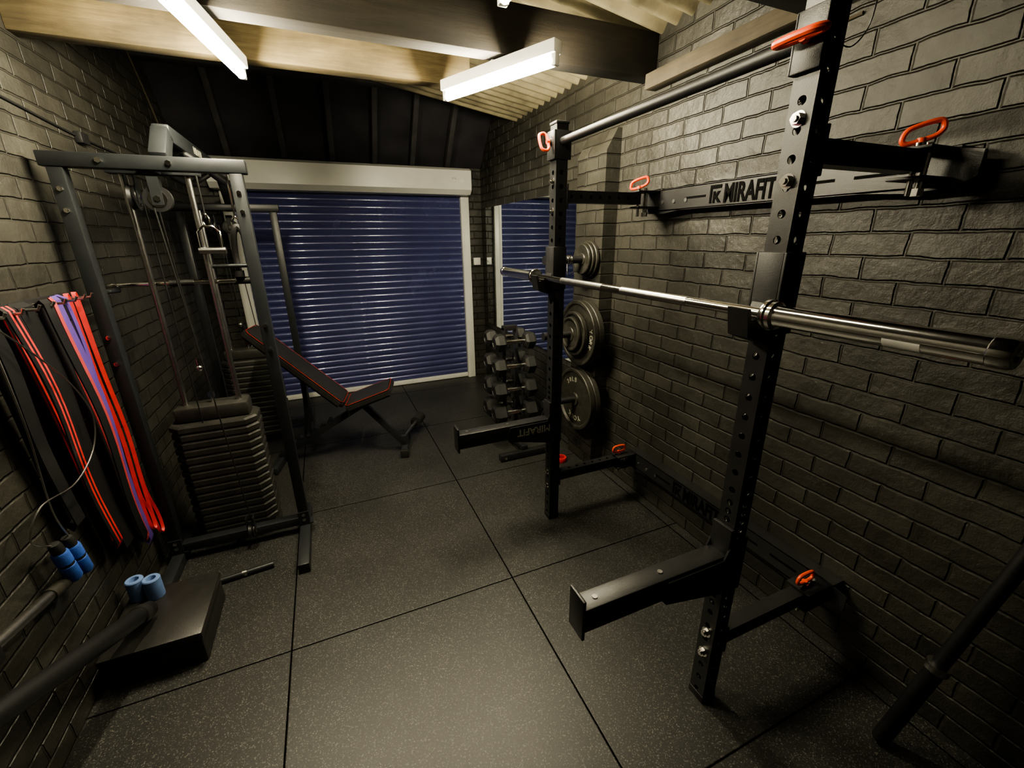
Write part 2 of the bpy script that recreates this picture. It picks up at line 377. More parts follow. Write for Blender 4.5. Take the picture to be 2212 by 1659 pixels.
# ---------------------------------------------------------------- mirror, switch, cable
bm=NB();b2(bm,(XR-.012,2.74,.68),(XR-.004,4.70,1.93));m=mk("wall_mirror",bm,M_mirror,label="large frameless mirror fixed to the painted brick wall",cat="mirror",flat=True,origin=(XR-.008,3.67,.68))
r=empty("light_switch",(1.64,4.86,1.37),"white light switch on the black brick wall","light switch")
bm=NB();b2(bm,(1.60,4.835,1.33),(1.68,4.87,1.41),.004);mk("switch_box",bm,M_white,r)
bm=NB();b2(bm,(1.63,4.829,1.355),(1.65,4.838,1.385),.002);mk("rocker",bm,M_white,r)
r=empty("alarm_sensor",(1.70,2.74,1.90),"small white plastic sensor box above the mirror","sensor")
bm=NB();b2(bm,(1.685,2.69,1.90),(1.72,2.76,1.98),.006);mk("sensor_body",bm,M_white,r)
bm=NB();b2(bm,(1.681,2.71,1.915),(1.687,2.74,1.94),.002);mk("sensor_window",bm,M_cream,r)
r=empty("surface_cable",(XL,2.5,2.1),"black cable clipped along the painted brick wall","cable")
bm=NB();sweep(bm,smooth([(XL+.006,.9,2.17),(XL+.006,1.6,2.15),(XL+.006,2.3,2.13),(XL+.006,3.0,2.10),(XL+.006,3.8,2.10)],6),.005,8);mk("cable",bm,M_cable,r)
bm=NB();b2(bm,(XL,2.92,2.07),(XL+.03,3.0,2.12),.004);mk("junction_box",bm,M_blackd,r)
r=empty("surface_cable",(XR,1.7,2.27),"pale cable running below the timber wall plate","cable")
bm=NB();sweep(bm,smooth([(1.714,2.25,2.29),(1.714,1.95,2.27),(1.714,1.7,2.30),(1.714,1.4,2.285),(1.714,1.1,2.29)],6),.0055,8);mk("cable",bm,M_woody,r)
r=empty("surface_cable",(XL,4.2,2.6),"pale cable dropping down the painted brick wall","cable")
bm=NB();sweep(bm,smooth([(XL+.006,3.95,2.95),(XL+.006,4.15,2.75),(XL+.006,4.35,2.55),(XL+.006,4.5,2.36)],6),.006,8);mk("cable",bm,M_woody,r)
# ---------------------------------------------------------------- squat rack
UX,YN,YA,UH=1.08,.77,1.95,2.09
rack=empty("squat_rack",(UX,1.36,0),"black steel wall mounted folding squat rack with orange pins","squat rack")
W=.06
cells=[]
z=0
while z<UH-.001:
    if z<.42: l=.06
    elif z<.82: l=.03
    else: l=.06
    if z+l>UH: cells.append((UH-z,False));z=UH
    else: cells.append((l,True));z+=l
for y in(YN,YA):
    bm=NB();perf_tube(bm,(UX,y,0.012),(0,0,1),cells,W,V((1,0,0)),W,V((0,1,0)),.0105)
    mk("upright",bm,M_black,rack,ang=30)
    bm=NB();b2(bm,(UX-.032,y-.032,0),(UX+.032,y+.032,.03),.002);mk("foot_cap",bm,M_rubber,rack)
    bm=NB();b2(bm,(UX-.034,y-.034,UH+.01),(UX+.034,y+.034,UH+.022),.003);mk("top_cap",bm,M_blackd,rack)
bm=NB();cyl(bm,(UX,YN+.03,2.03),(UX,YA-.03,2.03),.0175,seg=24);mk("pull_up_bar",bm,M_blackd,rack)
for y,s in((YN,1),(YA,-1)):
    bm=NB();b2(bm,(UX-.045,y-.036,1.955),(UX-.031,y+.036,2.075),.003);b2(bm,(UX-.045,y+s*.031-.004,1.955),(UX+.045,y+s*.031+.006,2.075),.003)
    mk("bar_bracket",bm,M_black,rack)
def pin(p,axis,hdir,parent,L_=.10,hs=1.,dp=1.,th=.0068):
    p=V(p);a=V(axis).normalized();h=V(hdir).normalized()
    r=empty("locking_pin",p,None,None,parent)
    bm=NB();cyl(bm,p,p+a*L_,.0075,seg=14);cyl(bm,p-a*.004,p+a*.006,.014,seg=16);mk("pin_rod",bm,M_chrome,r,"chrome rod")
    bm=NB();o=p-a*.004
    w=.05*hs;hh=.042*dp
    loop=[o-a*.006-h*w*.55,o-a*.006+h*w*.55,o-a*hh*.3+h*w*.95,o-a*hh*.6+h*w*1.05,o-a*hh+h*w*.85,o-a*(hh+.004)+h*w*.3,o-a*(hh+.004)-h*w*.3,o-a*hh-h*w*.85,o-a*hh*.6-h*w*1.05,o-a*hh*.3-h*w*.95]
    sweep(bm,smooth(loop,4,True),th,10,True)
    cyl(bm,o,o-a*.012,.010,seg=12)
    mk("pin_handle",bm,M_orange,r,"orange loop handle")
pin((UX-.05,YN-.0,2.02),(1,0,.15),(0,1,0),rack,.08,1.0,.8,.009)
pin((UX-.05,YA,2.03),(1,0,.1),(0,.5,1),rack,.08,.8)
bm=NB();sweep(bm,smooth([(UX-.04,YN-.02,2.05),(UX+.0,YN-.05,2.13),(UX+.07,YN-.05,2.12),(UX+.12,YN-.02,2.06),(UX+.10,YN,2.02),(UX+.03,YN,2.03)],6),.0015,6);mk("pin_tether",bm,M_cable,rack)
def bolt(p,n,parent,r=.014):
    p=V(p);n=V(n)
    bm=NB();cyl(bm,p,p+n*.002,r*1.35,seg=20);cyl(bm,p+n*.002,p+n*.013,r,seg=6);cyl(bm,p+n*.013,p+n*.018,r*.55,seg=12);mk("bolt",bm,M_chrome,parent)
for y in(YN,YA):
    for z in(1.735,1.865,.222,.312): bolt((UX-.03,y,z),(-1,0,0),rack,.013 if y==YN else .011)
WBX=1.655
for z in(1.79,.27):
    wb=empty("wall_bracket",(WBX,1.36,z),None,None,rack)
    bm=NB()
    pts=[(WBX,YN-.10,z+.035),(WBX,YN-.0,z+.055),(WBX,YN+.15,z+.05),(WBX,YA-.0,z+.05),(WBX,YA+.10,z+.035),(WBX,YA+.10,z-.02),(WBX,YA+.04,z-.06),(WBX,YA-.08,z-.065),(WBX,YA-.20,z-.05),(WBX,YN+.2,z-.05),(WBX,YN+.06,z-.062),(WBX,YN-.06,z-.055),(WBX,YN-.10,z-.03)]
    poly(bm,pts,(.006,0,0))
    b2(bm,(WBX,YN-.05,z+.046),(XR-.002,YA+.02,z+.052));b2(bm,(WBX,YN-.02,z-.052),(XR-.002,YA,z-.046));b2(bm,(XR-.008,YN-.05,z-.05),(XR,YA+.02,z+.05))
    mk("bracket_plate",bm,M_black,wb,flat=True)
    text("MIRAFIT",.105,(WBX-.0015,1.50,z-.036),(0,-1,0),(0,0,1),M_cut,wb,.0012,bold=.003,spacing=1.0,sx=.64)
    bm=NB();o=V((WBX-.003,1.575,z-.036))
    def P(a,c): return (o.x,o.y-a*.85,o.z+c*1.2)
    poly(bm,[P(0,0),P(.012,0),P(.012,.05),P(.07,.05),P(.07,.062),P(0,.062)],(.004,0,0))
    poly(bm,[P(.022,0),P(.034,0),P(.034,.018),P(.058,.0),P(.076,0),P(.048,.022),P(.066,.04),P(.05,.04),P(.034,.026),P(.034,.04),P(.022,.04)],(.004,0,0))
    mk("emblem",bm,M_cut,wb)
    for yy in(1.88,1.80,1.72):
        bm=NB();cyl(bm,(WBX-.004,yy,z-.01),(WBX,yy,z-.01),.009,seg=14);mk("bolt",bm,M_steel,wb)
    for yy in(1.66,1.10,.92):
        bm=NB();b2(bm,(WBX-.001,yy-.06,z-.006),(WBX+.0002,yy+.06,z+.004));mk("slot",bm,M_cut,wb)
    for y in(YN,YA):
        ar=empty("bracket_arm",(UX+.03,y,z+.01),None,None,rack)
        bm=NB();n=8;cl=[(.44/n,y==YA)]*n
        perf_tube(bm,(UX+.031,y,z+.01),(1,0,0),cl,.05,V((0,1,0)),.055,V((0,0,1)),.008)
        mk("arm_tube",bm,M_black,ar,ang=30)
        bm=NB();b2(bm,(UX+.03,y-.034,z-.045),(UX+.038,y+.034,z+.065),.002);mk("arm_flange",bm,M_blackd,ar)
        for zz in(z+.040,z-.035):
            bm=NB();b2(bm,(1.52,y-.045,zz),(WBX+.004,y+.045,zz+.008),.002);mk("hinge_plate",bm,M_blackd,ar)
        bm=NB();cyl(bm,(1.60,y,z-.055),(1.60,y,z+.062),.011,seg=14);cyl(bm,(1.60,y,z-.075),(1.60,y,z-.055),.016,seg=6);mk("hinge_bolt",bm,M_chrome,ar)
        pin((1.555,y,z+.055),(0,0,-1),(1,0,0) if z<1 else (.6,-.6,0.25),ar,.13,.85)
BX,BZ=.995,1.428
for y in(YN,YA):
    jr=empty("bar_holder",(UX-.05,y,BZ),None,None,rack)
    bm=NB();b2(bm,(UX-.042,y-.038,BZ-.06),(UX-.031,y+.038,BZ+.145),.002)
    b2(bm,(UX-.042,y-.042,BZ-.06),(UX+.03,y-.032,BZ+.145),.002)
    b2(bm,(UX-.042,y+.032,BZ-.06),(UX+.03,y+.042,BZ+.145),.002);mk("holder_bracket",bm,M_blackd,jr)
    bm=NB();poly(bm,[(UX-.042,y-.03,BZ+.02),(UX-.042,y-.03,BZ-.085),(BX-.03,y-.03,BZ-.06),(BX-.045,y-.03,BZ+.012),(BX-.034,y-.03,BZ+.012),(BX-.026,y-.03,BZ-.016),(UX-.055,y-.03,BZ-.016)],(0,.06,0));mk("hook",bm,M_blackd,jr,flat=True)
for y in(YN,YA):
    sr=empty("safety_arm",(UX-.05,y,.62),None,None,rack)
    bm=NB();b2(bm,(.52,y-.032,.585),(UX-.04,y+.032,.665),.004);mk("arm_tube",bm,M_black,sr)
    bm=NB();b2(bm,(.510,y-.036,.565),(.52,y+.036,.70),.003);mk("end_plate",bm,M_black,sr)
    for s in(-1,1):
        bm=NB();yy=y+s*.036
        poly(bm,[(.78,yy-.003,.60),(.80,yy-.003,.575),(UX-.03,yy-.003,.52),(UX+.03,yy-.003,.52),(UX+.03,yy-.003,.72),(UX-.03,yy-.003,.72),(UX-.06,yy-.003,.655),(.80,yy-.003,.655)],(0,.006,0));mk("side_plate",bm,M_black,sr,flat=True)
    bm=NB();b2(bm,(UX-.045,y-.036,.52),(UX-.031,y+.036,.76),.002);mk("mounting_plate",bm,M_black,sr)
    text("MIRAFIT",.055,(UX-.04,y-.041,.635),(-1,0,0),(0,0,-1),M_letter if y==YA else M_cut,sr,.0008,bold=.001)
    for xx in(.57,.80):
        bm=NB();cyl(bm,(xx,y,.664),(xx,y,.668),.008,seg=12);mk("screw",bm,M_steel,sr)
# ---------------------------------------------------------------- barbell on the rack
bb=empty("barbell",(BX,1.36,BZ),"chrome olympic barbell resting on the squat rack holders","barbell")
bm=NB();cyl(bm,(BX,.73,BZ),(BX,2.00,BZ),.0145,seg=24);mk("shaft",bm,M_chrome,bb)
for a,c in((.98,1.30),(1.42,1.74)):
    bm=NB();cyl(bm,(BX,a,BZ),(BX,c,BZ),.0149,seg=24);mk("knurled_grip",bm,M_steel,bb)
for s,y in((-1,.72),(1,2.01)):
    sl=.435
    bm=NB();lathe(bm,[(.0,0),(.036,0),(.038,.003),(.038,.012),(.034,.016),(.034,.026),(.026,.030),(.025,.034),(.025,sl-.03),(.0265,sl-.028),(.0265,sl-.006),(.024,sl),(.012,sl),(.011,sl-.004),(0,sl-.004)],(BX,y,BZ),(0,s,0),40);mk("sleeve",bm,M_chrome,bb)
bm=NB();
for k in range(6):
    a0=math.radians(190+k*8);a1=math.radians(190+(k+1)*8);R_=.0256
    vs=[bm.verts.new((BX+R_*math.cos(a),yy,BZ+R_*math.sin(a))) for a,yy in((a0,.46),(a1,.46),(a1,.40),(a0,.40))];bm.faces.new(vs)
mk("label_sticker",bm,M_paper,bb)
# ---------------------------------------------------------------- weight plates on pegs (on the pier)
def plate(name,o,R_,th,txts,lab,grp="weight plates on the wall pegs",hub=.045):
    o=V(o);r=empty(name,o,lab,"weight plate",group=grp)
    h=th/2;w=.016*R_/.22+.004
    bm=NB()
    pr=[(.0237,-h*.9),(hub,-h*.9),(hub+.004,-h*.35),(R_-w-.012,-h*.35),(R_-w,-h),(R_-.004,-h),(R_,-h+.004),(R_,h-.004),(R_-.004,h),(R_-w,h),(R_-w-.012,h*.35),(hub+.004,h*.35),(hub,h*.9),(.0237,h*.9),(.0237,-h*.9)]
    lathe(bm,pr,o,(-1,0,0),56);mk("plate_disc",bm,M_iron,r,ang=30)
    for (t,sz,ang,rad) in txts:
        n=len(t);step=sz*.82/rad
        for i,ch in enumerate(t):
            if ch==" ":continue
            a=ang-(i-(n-1)/2)*step
            cy,cz=math.cos(a),math.sin(a)
            rad_dir=V((0,-cy,cz));tan=V((0,-cz,-cy));p=o+V((-h*.35-.001,0,0))+rad_dir*(rad-sz*.35)-tan*sz*.3
            text(ch,sz,p,tan,rad_dir,M_letter,r,.0012,bold=.0006)
    return r
PY=2.465;PX=1.62
pegz=(1.48,.995,.515)
for z in pegz:
    r=empty("plate_storage_peg",(PX,PY,z),"black steel weight storage peg bolted to the brick pier","storage peg",group="storage pegs on the pier")
    bm=NB();b2(bm,(PX-.008,PY-.06,z-.06),(PX,PY+.06,z+.06),.002);mk("mounting_plate",bm,M_blackd,r)
    bm=NB();cyl(bm,(PX-.006,PY,z),(PX-.34,PY,z),.0235,seg=20);cyl(bm,(PX-.34,PY,z),(PX-.345,PY,z),.027,seg=20);mk("peg",bm,M_blackd,r)
U=math.pi/2
plate("weight_plate",(1.588,PY,pegz[1]),.222,.040,[],"large cast iron plate at the back of the peg")
plate("weight_plate",(1.548,PY,pegz[1]),.222,.036,[("YORK",.045,-.1,.165)],"large cast iron plate with raised lettering")
plate("weight_plate",(1.512,PY,pegz[1]),.150,.030,[("10",.035,U+.5,.10)],"medium cast iron plate on the peg")
plate("weight_plate",(1.484,PY,pegz[1]),.115,.022,[],"small cast iron plate on the peg")
plate("weight_plate",(1.588,PY,pegz[2]),.225,.040,[],"large cast iron plate at the back of the peg")
plate("weight_plate",(1.545,PY,pegz[2]),.225,.040,[("YORK",.05,-U,.145),("20LB",.045,U+.35,.145)],"large cast iron plate with raised lettering")
plate("weight_plate",(1.598,PY,pegz[0]),.115,.022,[],"small black iron plate on the upper peg",hub=.035)
plate("weight_plate",(1.575,PY,pegz[0]),.105,.02,[],"small black iron plate on the upper peg",hub=.035)
plate("weight_plate",(1.552,PY,pegz[0]),.095,.02,[],"small black iron plate on the upper peg",hub=.035)
plate("weight_plate",(1.33,PY,pegz[0]),.055,.02,[],"tiny iron plate at the end of the upper peg",hub=.032)
r=empty("spring_collar",(1.44,PY,pegz[0]),"chrome spring collar clipped on the storage peg","collar")
bm=NB();pts=[(1.43+.04*t/30,PY+.0265*math.cos(t*.6),pegz[0]+.0265*math.sin(t*.6)) for t in range(31)]
sweep(bm,pts,.0035,8);mk("spring",bm,M_chrome,r)
for q in([(1.43,PY-.02,pegz[0]-.025),(1.42,PY-.04,pegz[0]-.07),(1.43,PY-.03,pegz[0]-.09)],[(1.47,PY-.02,pegz[0]-.025),(1.48,PY-.02,pegz[0]-.07),(1.47,PY-.01,pegz[0]-.09)]):
    bm=NB();sweep(bm,q,.0035,8);mk("lever",bm,M_chrome,r)
# ---------------------------------------------------------------- dumbbell rack and dumbbells
DX,DY=1.25,2.90
dr=empty("dumbbell_rack",(DX,DY,0),"black steel upright rack holding hex dumbbells","dumbbell rack")
for y in(2.70,3.22):
    bm=NB();bar(bm,(1.04,y,.03),(1.46,y,.03),.05,.05);mk("foot_bar",bm,M_black,dr)
bm=NB();bar(bm,(DX,2.70,.07),(DX,3.22,.07),.05,.04);mk("base_beam",bm,M_black,dr)
for sx in(-.05,.05):
    bm=NB();bar(bm,(DX+sx,2.98,.08),(DX+sx,2.98,.97),.012,.06,(0,1,0));mk("post",bm,M_black,dr)
bm=NB();b2(bm,(DX-.056,2.955,.95),(DX+.056,3.005,.985),.002);mk("top_plate",bm,M_black,dr)
for x in(1.08,1.42):
    bm=NB();cyl(bm,(x,2.674,.03),(x,2.668,.03),.01,seg=12);mk("bolt",bm,M_chrome,dr)
rows=(.30,.49,.68,.87)
for z in rows:
    for sx in(-.055,.055):
        for s in(-1,1):
            bm=NB();poly(bm,[(DX+sx-.003,2.98+s*.02,z-.05),(DX+sx-.003,2.98+s*.13,z-.035),(DX+sx-.003,2.98+s*.14,z+.0),(DX+sx-.003,2.98+s*.125,z),(DX+sx-.003,2.98+s*.115,z-.02),(DX+sx-.003,2.98+s*.07,z-.02),(DX+sx-.003,2.98+s*.06,z+.005),(DX+sx-.003,2.98+s*.02,z+.02)],(.006,0,0))
            mk("cradle",bm,M_black,dr,flat=True)
def dumbbell(c,R_,hl,half,lab="black rubber hex dumbbell with a chrome handle"):
    c=V(c);r=empty("hex_dumbbell",c,lab,"dumbbell",group="hex dumbbells on the rack")
    for s in(-1,1):
        bm=NB();pr=[(0,0),(R_*.72,0),(R_,.016),(R_,hl-.022),(R_*.70,hl),(R_*.45,hl),(R_*.42,hl-.004),(0,hl-.004)]
        rings=[];o=c+V((s*(half-hl),0,0))
        for rr,h in pr:
            if rr==0: rings.append([bm.verts.new(o+V((s*h,0,0)))])
            else: rings.append([bm.verts.new(o+V((s*h,rr*math.cos(a),rr*math.sin(a)))) for a in [math.pi/3*k for k in range(6)]])
        for A,B in zip(rings,rings[1:]):
            for k in range(6):
                k2=(k+1)%6
                if len(A)==1:bm.faces.new((A[0],B[k],B[k2]))
                elif len(B)==1:bm.faces.new((A[k2],A[k],B[0]))
                else:bm.faces.new((A[k],A[k2],B[k2],B[k]))
        mk("head",bm,M_rubber,r,flat=True)
    bm=NB();g=half-hl
    lathe(bm,[(.013,-g-.004),(.013,-g*.9),(.0165,-g*.45),(.0175,0),(.0165,g*.45),(.013,g*.9),(.013,g+.004)],c,(1,0,0),24);mk("handle",bm,M_chrome,r,"chrome contoured handle")
for i,z in enumerate(rows):
    R_=.070+.005*(3-i);hl=.085+.006*(3-i)
    for s in(-1,1):
        dumbbell((DX,2.98+s*.093,z+.008),R_,hl,.165+.006*(3-i))
r=empty("barbell_clamp",(1.47,2.52,0),"small red plastic barbell clamp lying on the floor","collar")
bm=NB();lathe(bm,[(.026,0),(.04,0),(.042,.004),(.042,.03),(.04,.034),(.026,.034),(.026,0)],(1.47,2.52,0.0),(0,0,1),28);mk("ring",bm,M_bandred,r)
bm=NB();bar(bm,(1.43,2.50,.018),(1.385,2.47,.022),.022,.02);mk("lever",bm,M_bandred,r)
# ---------------------------------------------------------------- cable crossover machine
cm=empty("cable_crossover_machine",(-.6,3.2,0),"black steel cable machine with two weight towers and overhead beam","cable machine")
XA,XB_=-.91,-.30
def pulley(c,axis,parent,R_=.052):
    c=V(c);r=empty("pulley",c,None,None,parent)
    bm=NB();lathe(bm,[(.012,-.012),(R_,-.012),(R_*.86,0),(R_,.012),(.012,.012),(.012,-.012)],c,axis,28);mk("pulley_wheel",bm,M_blackd,r)
    bm=NB();cyl(bm,c-V(axis)*.022,c+V(axis)*.022,.013,seg=6);cyl(bm,c-V(axis)*.014,c+V(axis)*.014,.034,seg=24);mk("axle_bolt",bm,M_chrome,r)
    a=V(axis)
    for s in(-1,1):
        bm=NB();box(bm,c+a*.017*s+V((0,0,.03)),(.04 if a.x==0 else .004,.04 if a.y==0 else .004,.11));mk("pulley_bracket",bm,M_machine,r)
def tower(Y,s,H,nplates):
    XM=(XA+XB_)/2-.03
    for x in(XA,XB_):
        bm=NB();b2(bm,(x-.026,Y-.026,.05),(x+.026,Y+.026,H),.004);mk("post",bm,M_machine,cm)
        bm=NB();b2(bm,(x-.028,Y-.38 if s>0 else Y-.2,.0),(x+.028,Y+.2 if s>0 else Y+.38,.055),.005);mk("foot_rail",bm,M_machine,cm)
        bm=NB();b2(bm,(x-.045,Y-.03,.055),(x+.045,Y+.03,.061));b2(bm,(x-.028,Y-s*.03-.004,.0),(x+.028,Y-s*.03+.004,.14));mk("post_gusset",bm,M_machine,cm)
        for z in(.09,.12,H-.08,H-.16,1.1,1.22):
            bm=NB();p=V((x,Y-s*.026,z));cyl(bm,p,p+V((0,-s*.009,0)),.010,seg=6);cyl(bm,p+V((0,-s*.009,0)),p+V((0,-s*.013,0)),.006,seg=10);mk("bolt",bm,M_chrome,cm)
    bm=NB();b2(bm,(XA-.045,Y-.03,H),(XB_+.045,Y+.03,H+.055),.005);mk("top_crossbar",bm,M_machine,cm)
    for x in(XM-.13,XM+.10):
        bm=NB();p=V((x,Y-s*.03,H+.028));cyl(bm,p,p+V((0,-s*.01,0)),.011,seg=6);mk("bolt",bm,M_chrome,cm)
    bm=NB();b2(bm,(XA,Y-.026,.055),(XB_,Y+.026,.105),.004);mk("bottom_crossbar",bm,M_machine,cm)
    SY=Y+s*.15
    bm=NB();b2(bm,(XM-.17,SY-.06,.045),(XM+.17,SY+.06,.08),.004);b2(bm,(XM-.02,min(Y,SY),.045),(XM+.02,max(Y,SY),.07));mk("stack_base",bm,M_machine,cm)
    bm=NB();b2(bm,(XM-.17,SY-.03,H+.0),(XM+.17,SY+.03,H+.04),.004);b2(bm,(XM-.03,min(Y,SY),H),(XM+.03,max(Y,SY),H+.04),.003);mk("guide_rod_bracket",bm,M_machine,cm)
    for x in(XM-.12,XM+.12):
        bm=NB();cyl(bm,(x,SY,.08),(x,SY,H+.01),.0125,seg=18);mk("guide_rod",bm,M_steel,cm,"chrome guide rod")
    st=empty("weight_stack",(XM,SY,.08),None,None,cm)
    ph=.0435;z=.08
    for k in range(nplates):
        bm=NB();w,d=.198,.112;c_=.05
        def ring(sc,zz):
            W_,D_=w*sc,d*sc
            return [(XM-W_+c_,SY-D_,zz),(XM+W_-c_,SY-D_,zz),(XM+W_,SY-D_+c_,zz),(XM+W_,SY+D_-c_,zz),(XM+W_-c_,SY+D_,zz),(XM-W_+c_,SY+D_,zz),(XM-W_,SY+D_-c_,zz),(XM-W_,SY-D_+c_,zz)]
        j=random.uniform(-.002,.002)
        lv=[(.955,z),(1.,z+.009),(1.,z+ph-.011),(.955,z+ph-.001)]
        rg=[[bm.verts.new((p[0]+j,p[1],p[2])) for p in ring(a,b_)] for a,b_ in lv]
        bm.faces.new(rg[0][::-1]);bm.faces.new(rg[-1])
        for A,B in zip(rg,rg[1:]):
            for i in range(8): bm.faces.new((A[i],A[(i+1)%8],B[(i+1)%8],B[i]))
        mk("weight_plate",bm,M_vinyl,st,flat=True);z+=ph
    bm=NB();b2(bm,(XM-.165,SY-.065,z+.002),(XM+.165,SY+.065,z+.078),.012);mk("top_plate",bm,M_vinyl,st)
    bm=NB();cyl(bm,(XM,SY,z+.07),(XM,SY,z+.13),.006);box(bm,(XM,SY,z+.12),(.03,.012,.03));mk("lift_shackle",bm,M_chrome,st)
    pulley((XM-.07,Y+s*.06,H-.10),(1,0,0),cm);pulley((XM+.03,Y-s*.01,H-.11),(0,1,0),cm)
    pulley((XM+.08,Y-s*.05,.11),(1,0,0),cm,.04)
    for a,b_ in(((XM,SY,z+.13),(XM-.02,SY,H-.1)),((XM-.05,Y+s*.08,H-.1),(XM-.04,Y+s*.05,.14)),((XM+.02,Y-s*.06,H-.15),(XM+.09,Y-s*.06,.16))):
        bm=NB();cyl(bm,a,b_,.0032,seg=8);mk("cable",bm,M_cable,cm)
    bm=NB();cyl(bm,(XM-.02,SY,1.02),(XM-.02,SY,1.05),.012);bmesh.ops.create_uvsphere(bm,u_segments=12,v_segments=8,radius=.018,matrix=Matrix.Translation((XM-.02,SY,1.0)));mk("cable_stopper",bm,M_chrome,cm)
    return XM,SY,z
tower(2.42,1,1.90,15)
tower(4.03,-1,1.83,15)
bx=-.57
for a,b_ in(((bx,2.43,1.945),(bx,2.56,2.07)),((bx,2.55,2.07),(bx,3.85,2.07)),((bx,3.84,2.07),(bx,4.00,1.88))):
    bm=NB();bar(bm,a,b_,.065,.07,bev=.008);mk("overhead_beam",bm,M_machine,cm)
text("MIRAFIT",.05,(bx+.0335,2.95,2.052),(0,1,0),(0,0,1),M_letter,cm,.0008)
for s in(-1,1):
    bm=NB();sweep(bm,smooth([(bx,2.80,2.04),(bx+s*.08,2.85,1.98),(bx+s*.10,3.0,1.95),(bx+s*.10,3.35,1.95),(bx+s*.08,3.5,1.98),(bx,3.55,2.04)],6),.016,12);mk("pull_up_handle",bm,M_rubber,cm)
bm=NB();cyl(bm,(XB_-.02,2.58,1.50),(XB_-.20,2.58,1.50),.010);bar(bm,(XB_,2.44,1.50),(XB_,2.60,1.50),.02,.02);mk("storage_peg",bm,M_machine,cm)
for x in(XA,XB_-.01):
    bm=NB();cyl(bm,(x,2.44,1.41),(x,2.64,1.40),.010);mk("bar_hook",bm,M_machine,cm)
# attachments
r=empty("lat_bar",(-.66,2.62,1.42),"chrome straight cable bar with black rubber grips resting on hooks","cable attachment")
bm=NB();sweep(bm,smooth([(-.97,2.66,1.415),(-.93,2.625,1.425),(-.85,2.62,1.425),(-.40,2.62,1.425),(-.31,2.62,1.425)],4),.011,12);mk("bar",bm,M_chrome,r)
for a,c,rr in((-.70,-.60,.015),(-.42,-.34,.018)):
    bm=NB();cyl(bm,(a,2.62,1.425),(c,2.62,1.425),rr);mk("grip",bm,M_rubber,r)
r=empty("stirrup_cable_attachment",(-.50,2.50,1.70),"chrome stirrup cable handle hanging from a clip","cable attachment")
hx,hy=-.475,2.54
bm=NB();sweep(bm,[(hx,hy,1.90),(hx,hy,1.72)],.004,8);mk("strap",bm,M_cable,r)
bm=NB();sweep(bm,smooth([(hx,hy,1.74),(hx+.015,hy,1.71),(hx,hy,1.68),(hx-.015,hy,1.71)],4,True),.004,8,True);sweep(bm,[(hx-.045,hy,1.58),(hx-.045,hy,1.66),(hx-.02,hy,1.685),(hx+.02,hy,1.685),(hx+.045,hy,1.66),(hx+.045,hy,1.58)],.0055,8);mk("stirrup",bm,M_chrome,r)
bm=NB();cyl(bm,(hx-.055,hy,1.575),(hx+.055,hy,1.575),.015);mk("grip",bm,M_steel,r)
r=empty("triceps_rope",(-.33,2.58,1.60),"black braided triceps rope hanging from a chrome clip","cable attachment")
rx=-.36;ry=2.575
bm=NB();sweep(bm,[(rx,ry,1.50),(rx,ry,1.50001)],.005,8) if False else None
bm=NB();sweep(bm,[(rx,ry,1.90),(rx,ry,1.72)],.005,8);sweep(bm,smooth([(rx,ry,1.73),(rx+.018,ry,1.70),(rx,ry,1.67),(rx-.018,ry,1.70)],4,True),.005,8,True);mk("clip",bm,M_chrome,r)
bm=NB();sweep(bm,smooth([(rx-.035,ry+.03,1.47),(rx-.035,ry+.03,1.55),(rx-.02,ry,1.65),(rx,ry,1.685),(rx+.02,ry,1.65),(rx+.04,ry+.03,1.55),(rx+.045,ry+.03,1.46)],6),.014,10);mk("rope",bm,M_rubber,r)
for dx in(-.035,.046):
    bm=NB();cyl(bm,(rx+dx,ry+.03,1.445),(rx+dx,ry+.03,1.475),.022);mk("end_stop",bm,M_rubber,r)
r=empty("short_cable_bar",(-.57,2.14,.0),"short black knurled handle bar lying on the floor","cable attachment")
bm=NB();cyl(bm,(-.71,2.13,.016),(-.45,2.16,.016),.015);mk("bar",bm,M_machine,r)
bm=NB();cyl(bm,(-.59,2.145,.016),(-.57,2.147,.016),.016);mk("collar",bm,M_steel,r)
# ---------------------------------------------------------------- bench (local frame, then placed)
be=empty("weight_bench",(0,0,0),"black adjustable weight bench with red piping and foam roller","weight bench")
def rotY(a): return Matrix.Rotation(a,3,'Y')
def pad(name,p1,p2,w,t,taper=0):
    p1=V(p1);p2=V(p2);c=(p1+p2)/2;L_=(p2-p1).length;F_=frame(p2-p1,(0,0,1))
    r=empty(name,c,None,None,be)
    bm=NB();bmesh.ops.create_cube(bm,size=1,matrix=Matrix.Diagonal((L_,w,t,1)))
    for v in bm.verts:
        if v.co.x*(-1)>0 and taper: v.co.y*=1-taper
    bmesh.ops.bevel(bm,geom=bm.edges[:],offset=.016,segments=4,affect='EDGES')
    bmesh.ops.transform(bm,matrix=Matrix.Translation(c)@F_.to_4x4(),verts=bm.verts[:]);mk("cushion",bm,M_leather,r,ang=50)
    bm=NB();h=t/2-.003;hw=w/2-.007;hl=L_/2-.007;tw=hw*(1-taper)
    pts=[(hl,-hw+.02,h),(hl-.02,-hw,h),(-hl+.02,-tw,h),(-hl,-tw+.02,h),(-hl,tw-.02,h),(-hl+.02,tw,h),(hl-.02,hw,h),(hl,hw-.02,h)]
    sweep(bm,[c+F_@V(p) for p in pts],.0024,8,True);mk("piping",bm,M_red,r,"red piping")
pad("backrest",(-.57,0,1.04),(-.01,0,.47),.27,.06,.12)
pad("seat",(.02,0,.445),(.35,0,.555),.30,.06,0)
for a,c in(((-.46,0,.88),(-.02,0,.43)),((.0,0,.41),(.28,0,.49))):
    bm=NB();bar(bm,a,c,.04,.035);mk("pad_support",bm,M_machine,be)
